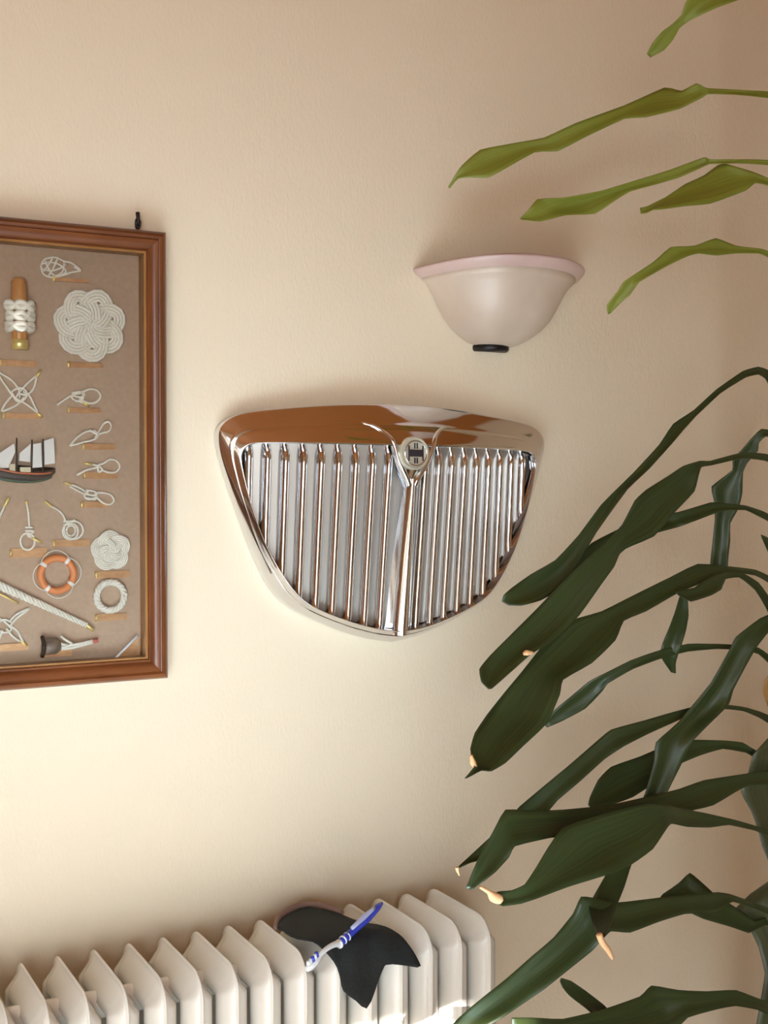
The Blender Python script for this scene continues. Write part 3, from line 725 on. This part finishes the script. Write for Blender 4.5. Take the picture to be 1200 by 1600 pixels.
# each leaf: its two edges as measured, base to tip, and its distance from the wall at base and tip
LEAVES = [
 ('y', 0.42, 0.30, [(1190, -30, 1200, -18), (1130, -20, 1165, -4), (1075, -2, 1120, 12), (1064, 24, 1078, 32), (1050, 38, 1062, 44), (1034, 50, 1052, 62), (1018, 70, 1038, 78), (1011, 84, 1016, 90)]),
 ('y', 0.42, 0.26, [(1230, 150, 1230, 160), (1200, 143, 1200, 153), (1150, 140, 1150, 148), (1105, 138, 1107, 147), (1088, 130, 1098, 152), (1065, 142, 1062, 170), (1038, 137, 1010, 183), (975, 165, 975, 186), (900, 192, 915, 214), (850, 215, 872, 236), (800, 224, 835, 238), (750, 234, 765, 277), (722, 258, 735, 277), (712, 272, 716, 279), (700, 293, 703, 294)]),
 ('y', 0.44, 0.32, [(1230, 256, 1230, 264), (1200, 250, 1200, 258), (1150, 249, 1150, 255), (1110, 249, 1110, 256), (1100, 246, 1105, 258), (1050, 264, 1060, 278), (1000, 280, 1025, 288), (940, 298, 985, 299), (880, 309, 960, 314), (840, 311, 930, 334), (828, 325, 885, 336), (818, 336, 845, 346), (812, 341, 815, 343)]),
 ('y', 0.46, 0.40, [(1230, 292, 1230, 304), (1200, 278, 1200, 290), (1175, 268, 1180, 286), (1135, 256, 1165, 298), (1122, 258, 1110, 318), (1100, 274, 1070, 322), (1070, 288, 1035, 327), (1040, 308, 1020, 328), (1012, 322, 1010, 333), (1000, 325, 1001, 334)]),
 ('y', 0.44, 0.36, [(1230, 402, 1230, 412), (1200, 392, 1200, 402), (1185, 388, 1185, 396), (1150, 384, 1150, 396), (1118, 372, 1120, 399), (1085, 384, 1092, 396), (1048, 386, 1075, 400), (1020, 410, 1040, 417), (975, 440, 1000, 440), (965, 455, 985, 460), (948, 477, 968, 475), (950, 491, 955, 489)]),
 ('d', 0.42, 0.44, [(1215, 605, 1207, 612), (1203, 580, 1196, 592), (1185, 573, 1185, 585), (1160, 580, 1165, 590), (1120, 608, 1125, 615), (1085, 640, 1088, 650), (1052, 662, 1068, 672), (1030, 695, 1050, 693), (990, 738, 1015, 732), (940, 788, 980, 765), (905, 835, 932, 832), (868, 875, 905, 880), (830, 897, 885, 915), (800, 918, 845, 938), (787, 930, 815, 946), (784, 940, 795, 946)]),
 ('d', 0.42, 0.40, [(1230, 824, 1230, 838), (1205, 806, 1203, 816), (1190, 798, 1188, 808), (1165, 790, 1165, 797), (1130, 786, 1130, 798), (1110, 785, 1112, 804), (1060, 800, 1070, 820), (1020, 805, 1058, 824), (970, 825, 1000, 840), (925, 848, 960, 872), (895, 880, 920, 897), (870, 905, 890, 918)]),
 ('d', 0.44, 0.50, [(1230, 718, 1230, 732), (1195, 709, 1195, 720), (1160, 707, 1160, 716), (1110, 720, 1112, 727), (1093, 720, 1096, 730), (1068, 728, 1092, 742), (1045, 743, 1085, 768), (1010, 765, 1055, 800), (992, 782, 1022, 838), (972, 820, 972, 860), (945, 848, 960, 885), (895, 893, 942, 910), (840, 950, 905, 962), (798, 992, 865, 1000), (765, 1025, 830, 1022), (749, 1045, 805, 1044), (752, 1065, 780, 1066), (763, 1077, 769, 1076)]),
 ('d', 0.40, 0.36, [(1225, 676, 1225, 688), (1190, 670, 1197, 682), (1172, 687, 1186, 692), (1159, 703, 1184, 705), (1145, 717, 1168, 723), (1144, 735, 1161, 738), (1112, 760, 1160, 770), (1116, 785, 1154, 795), (1117, 810, 1141, 818), (1113, 850, 1141, 846), (1110, 880, 1138, 872), (1112, 905, 1136, 900), (1120, 925, 1126, 922)]),
 ('d', 0.43, 0.53, [(1230, 920, 1230, 934), (1205, 902, 1203, 912), (1180, 890, 1180, 899), (1140, 885, 1140, 894), (1090, 881, 1105, 908), (1045, 903, 1062, 925), (990, 930, 1010, 955), (940, 955, 975, 970), (885, 972, 962, 1000), (845, 1012, 925, 1036), (815, 1050, 880, 1062), (790, 1080, 875, 1085), (762, 1115, 855, 1130), (742, 1145, 815, 1168), (735, 1170, 790, 1192), (738, 1188, 768, 1205), (741, 1198, 752, 1204), (726, 1216, 730, 1216)]),
 ('d', 0.44, 0.46, [(1230, 985, 1222, 1000), (1203, 935, 1196, 948), (1185, 910, 1180, 922), (1160, 895, 1155, 902), (1135, 893, 1130, 906), (1110, 900, 1128, 920), (1085, 918, 1112, 930), (1062, 922, 1080, 940), (1055, 924, 1060, 930)]),
 ('d', 0.40, 0.38, [(1066, 918, 1072, 918), (1060, 938, 1075, 940), (1054, 958, 1076, 962), (1045, 982, 1072, 985), (1036, 1003, 1066, 1005), (1031, 1022, 1060, 1022), (1038, 1036, 1056, 1036), (1048, 1050, 1056, 1052)]),
 ('d', 0.41, 0.36, [(1230, 1052, 1228, 1064), (1205, 1026, 1203, 1038), (1185, 1012, 1185, 1022), (1160, 1008, 1160, 1016), (1120, 1006, 1120, 1014), (1075, 1006, 1075, 1018), (1030, 1016, 1030, 1030), (985, 1032, 990, 1045), (945, 1052, 950, 1068), (920, 1065, 942, 1079), (890, 1090, 915, 1107), (866, 1110, 882, 1125), (848, 1130, 855, 1137)]),
 ('d', 0.42, 0.42, [(1230, 1142, 1228, 1154), (1205, 1120, 1205, 1133), (1185, 1111, 1186, 1121), (1160, 1104, 1162, 1111), (1130, 1101, 1130, 1108), (1085, 1104, 1085, 1114), (1050, 1113, 1050, 1130), (1005, 1126, 1010, 1148), (955, 1140, 975, 1166), (930, 1160, 945, 1186), (890, 1195, 905, 1222), (850, 1228, 872, 1250), (812, 1260, 855, 1270), (785, 1290, 825, 1300), (745, 1327, 770, 1338), (718, 1352, 735, 1348), (713, 1358, 718, 1356)]),
 ('d', 0.46, 0.61, [(1230, 948, 1235, 975), (1188, 966, 1206, 982), (1150, 995, 1182, 1012), (1140, 1015, 1166, 1040), (1110, 1068, 1146, 1078), (1060, 1128, 1138, 1102), (1025, 1160, 1085, 1155), (1022, 1190, 1062, 1200), (1008, 1240, 1042, 1240), (985, 1290, 1020, 1300), (962, 1340, 989, 1345), (936, 1385, 976, 1385), (920, 1415, 962, 1420), (926, 1445, 954, 1445), (934, 1462, 944, 1464)]),
 ('d', 0.43, 0.40, [(1230, 1208, 1230, 1230), (1200, 1184, 1200, 1204), (1180, 1172, 1182, 1186), (1160, 1160, 1165, 1176), (1130, 1157, 1130, 1170), (1085, 1156, 1095, 1180), (1040, 1165, 1060, 1195), (1000, 1182, 1025, 1222), (955, 1198, 990, 1245), (935, 1218, 960, 1256), (922, 1245, 935, 1261), (919, 1258, 923, 1262)]),
 ('d', 0.47, 0.50, [(1230, 1215, 1230, 1240), (1195, 1205, 1200, 1226), (1150, 1211, 1165, 1229), (1100, 1219, 1115, 1258), (1060, 1233, 1075, 1268), (1010, 1245, 1030, 1286), (950, 1258, 970, 1298), (880, 1265, 900, 1306), (830, 1267, 860, 1309), (790, 1265, 805, 1322), (770, 1300, 795, 1340), (748, 1340, 775, 1362), (735, 1370, 755, 1378), (728, 1387, 737, 1391)]),
 ('d', 0.50, 0.56, [(1230, 1314, 1230, 1326), (1205, 1299, 1205, 1309), (1180, 1290, 1180, 1298), (1140, 1279, 1140, 1289), (1100, 1270, 1110, 1293), (1060, 1262, 1075, 1292), (1045, 1258, 1050, 1287), (1010, 1256, 1043, 1293), (950, 1270, 1020, 1327), (880, 1293, 985, 1352), (856, 1325, 945, 1368), (838, 1355, 890, 1385), (820, 1382, 842, 1403), (800, 1391, 815, 1412), (778, 1393, 786, 1416), (771, 1402, 775, 1411)]),
 ('d', 0.50, 0.52, [(1230, 1432, 1230, 1446), (1205, 1420, 1205, 1431), (1175, 1409, 1180, 1420), (1140, 1397, 1145, 1409), (1122, 1394, 1120, 1424), (1100, 1396, 1100, 1427), (1060, 1399, 1070, 1428), (1010, 1405, 1030, 1440), (965, 1410, 985, 1457), (935, 1404, 955, 1455), (908, 1401, 945, 1464), (895, 1428, 925, 1486), (865, 1465, 890, 1514), (830, 1495, 850, 1546), (790, 1530, 815, 1570), (750, 1562, 785, 1590), (717, 1590, 760, 1604), (690, 1618, 715, 1630)]),
 ('d', 0.46, 0.44, [(1180, 1440, 1170, 1458), (1150, 1418, 1138, 1447), (1118, 1398, 1100, 1436), (1098, 1380, 1078, 1426), (1078, 1364, 1056, 1418), (1060, 1380, 1040, 1412), (1036, 1397, 1030, 1404)]),
 ('d', 0.52, 0.54, [(1230, 1572, 1230, 1600), (1185, 1560, 1185, 1578), (1150, 1547, 1150, 1572), (1105, 1549, 1125, 1576), (1060, 1547, 1075, 1590), (1018, 1540, 1050, 1616), (1000, 1557, 1000, 1622), (940, 1578, 940, 1624), (880, 1592, 880, 1626), (830, 1590, 835, 1626), (800, 1590, 800, 1616)]),
 ('d', 0.50, 0.50, [(975, 1605, 955, 1612), (955, 1582, 932, 1590), (942, 1569, 916, 1576), (915, 1548, 890, 1556), (893, 1533, 879, 1543), (877, 1528, 875, 1533)]),
 ('b', 0.45, 0.45, [(1176, 1180, 1240, 1165), (1168, 1212, 1242, 1200), (1158, 1238, 1240, 1232), (1174, 1268, 1240, 1265), (1184, 1295, 1242, 1292), (1191, 1322, 1244, 1320), (1203, 1352, 1246, 1350), (1216, 1400, 1240, 1396)]),
 ('b', 0.47, 0.47, [(1140, 1428, 1222, 1408), (1168, 1446, 1234, 1440), (1185, 1480, 1240, 1476), (1195, 1520, 1242, 1518), (1190, 1555, 1242, 1552), (1182, 1600, 1238, 1600), (1176, 1650, 1222, 1650)]),
 ('d', 0.40, 0.40, [(1250, 905, 1238, 925), (1222, 862, 1216, 885), (1203, 842, 1200, 862), (1189, 835, 1190, 840)]),
 ('o', 0.42, 0.42, [(1240, 1010, 1250, 1030), (1212, 1040, 1235, 1060), (1195, 1062, 1220, 1085), (1192, 1082, 1208, 1102), (1200, 1104, 1203, 1108)]),
]
M_leaf_b = leaf_mat('leaf_browning', (0.045, 0.045, 0.022), (0.075, 0.085, 0.032), 0.05)
M_leaf_o = leaf_mat('leaf_dried', (0.30, 0.14, 0.04), (0.40, 0.20, 0.06), 0.1)
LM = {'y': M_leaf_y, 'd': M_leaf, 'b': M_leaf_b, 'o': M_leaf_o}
leaf_objs = []
NL = 7
for li, (kind, wb, wt, prs) in enumerate(LEAVES):
    def crisp(pts):                  # half smoothed, so the notches of the blade stay sharp
        pts = [Vector(p) for p in pts]; sm_ = smooth_path(pts, 3); out = []
        for i_, p in enumerate(sm_):
            j_ = min(i_ // 3, len(pts) - 2); out.append(p.lerp(pts[j_].lerp(pts[j_ + 1], i_ / 3 - j_), 0.6))
        return out
    A_ = crisp([(a, b_, 0) for a, b_, _, _ in prs]); B2 = crisp([(c_, d_, 0) for _, _, c_, d_ in prs])
    n_ = len(A_); V = []
    tilt = (0.35, 0.5, 0.25, 0.6, 0.4)[li % 5]
    for i, (a, b_) in enumerate(zip(A_, B2)):
        t = i / (n_ - 1)
        wc = wb + (wt - wb) * (t ** 6 if li == 14 else t) + 0.012 * math.sin(5 * t + li)
        width = (a - b_).length * 0.0008
        for k in range(NL):
            s = k / (NL - 1); q = a.lerp(b_, s)
            dw = (s - 0.5) * width * tilt - (1 - abs(2 * s - 1)) * width * 0.16 + 0.0015 * math.sin(40 * t + 3 * li) * (2 * s - 1) ** 2
            V.append(P(q.x, q.y, wc + dw))
    if li != 11:                     # run the leaf base on to the cane it grows from
        mid = sum((V[k] for k in range(NL)), Vector()) / NL
        T = Vector((CX, CY, mid.z - (0.20 if li == 21 else 0.035 if kind != 'b' else -0.03)))
        a0, a1 = V[0].copy(), V[NL - 1].copy()
        axis = (a0 - a1).normalized() * 0.009
        rows = []
        for q in (0.0, 0.35, 0.7):
            e0, e1 = (T + axis).lerp(a0, q), (T - axis).lerp(a1, q)
            up_ = Vector((0, 0, 0.012 * math.sin(math.pi * q)))
            rows += [e0.lerp(e1, k / (NL - 1)) + up_ for k in range(NL)]
        V = rows + V; n_ += 3
    lab = {'y': 'yellow-green leaf', 'b': 'browning leaf', 'o': 'dried orange leaf'}.get(kind)
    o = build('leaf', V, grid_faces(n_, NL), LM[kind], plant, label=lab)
    uv = o.data.uv_layers.new(name='blade')
    for lp in o.data.loops:
        uv.data[lp.index].uv = ((lp.vertex_index % NL) / (NL - 1) + li * 0.37, (lp.vertex_index // NL) / (n_ - 1) * len(prs) / 8)
    md = o.modifiers.new('thick', 'SOLIDIFY'); md.thickness = 0.0009; md.offset = 0
    leaf_objs.append(o)
for k, li in enumerate((1, 2, 4, 5, 7, 9, 12, 15, 16)):     # the far side of the plant, away from the window
    o = leaf_objs[li].copy(); col.objects.link(o); o.parent = plant
    o.scale = (-0.92, 1, 1); o.rotation_euler = (0, 0, -R(4 + (k * 17) % 34)); o.location = (0, 0, -0.02 + 0.01 * (k % 5))
def dry(li, pts, r):
    w = LEAVES[li][2]
    build('dry_tip', *tube([P(x, y, w) for x, y in pts], r, 6), M_dry, leaf_objs[li], label='dried orange tip')
dry(17, [(782, 1405), (772, 1402), (764, 1394), (750, 1386)], [0.006, 0.007, 0.003, 0.002])
dry(14, [(936, 1460), (942, 1474), (950, 1484), (957, 1498)], [0.004, 0.004, 0.004, 0.002])
dry(9, [(736, 1180), (739, 1192), (744, 1200)], [0.002, 0.004, 0.002])
dry(7, [(818, 1022), (823, 1020), (832, 1020)], [0.002, 0.004, 0.002])
dry(13, [(714, 1355), (715, 1361), (718, 1368)], [0.003, 0.002, 0.001])
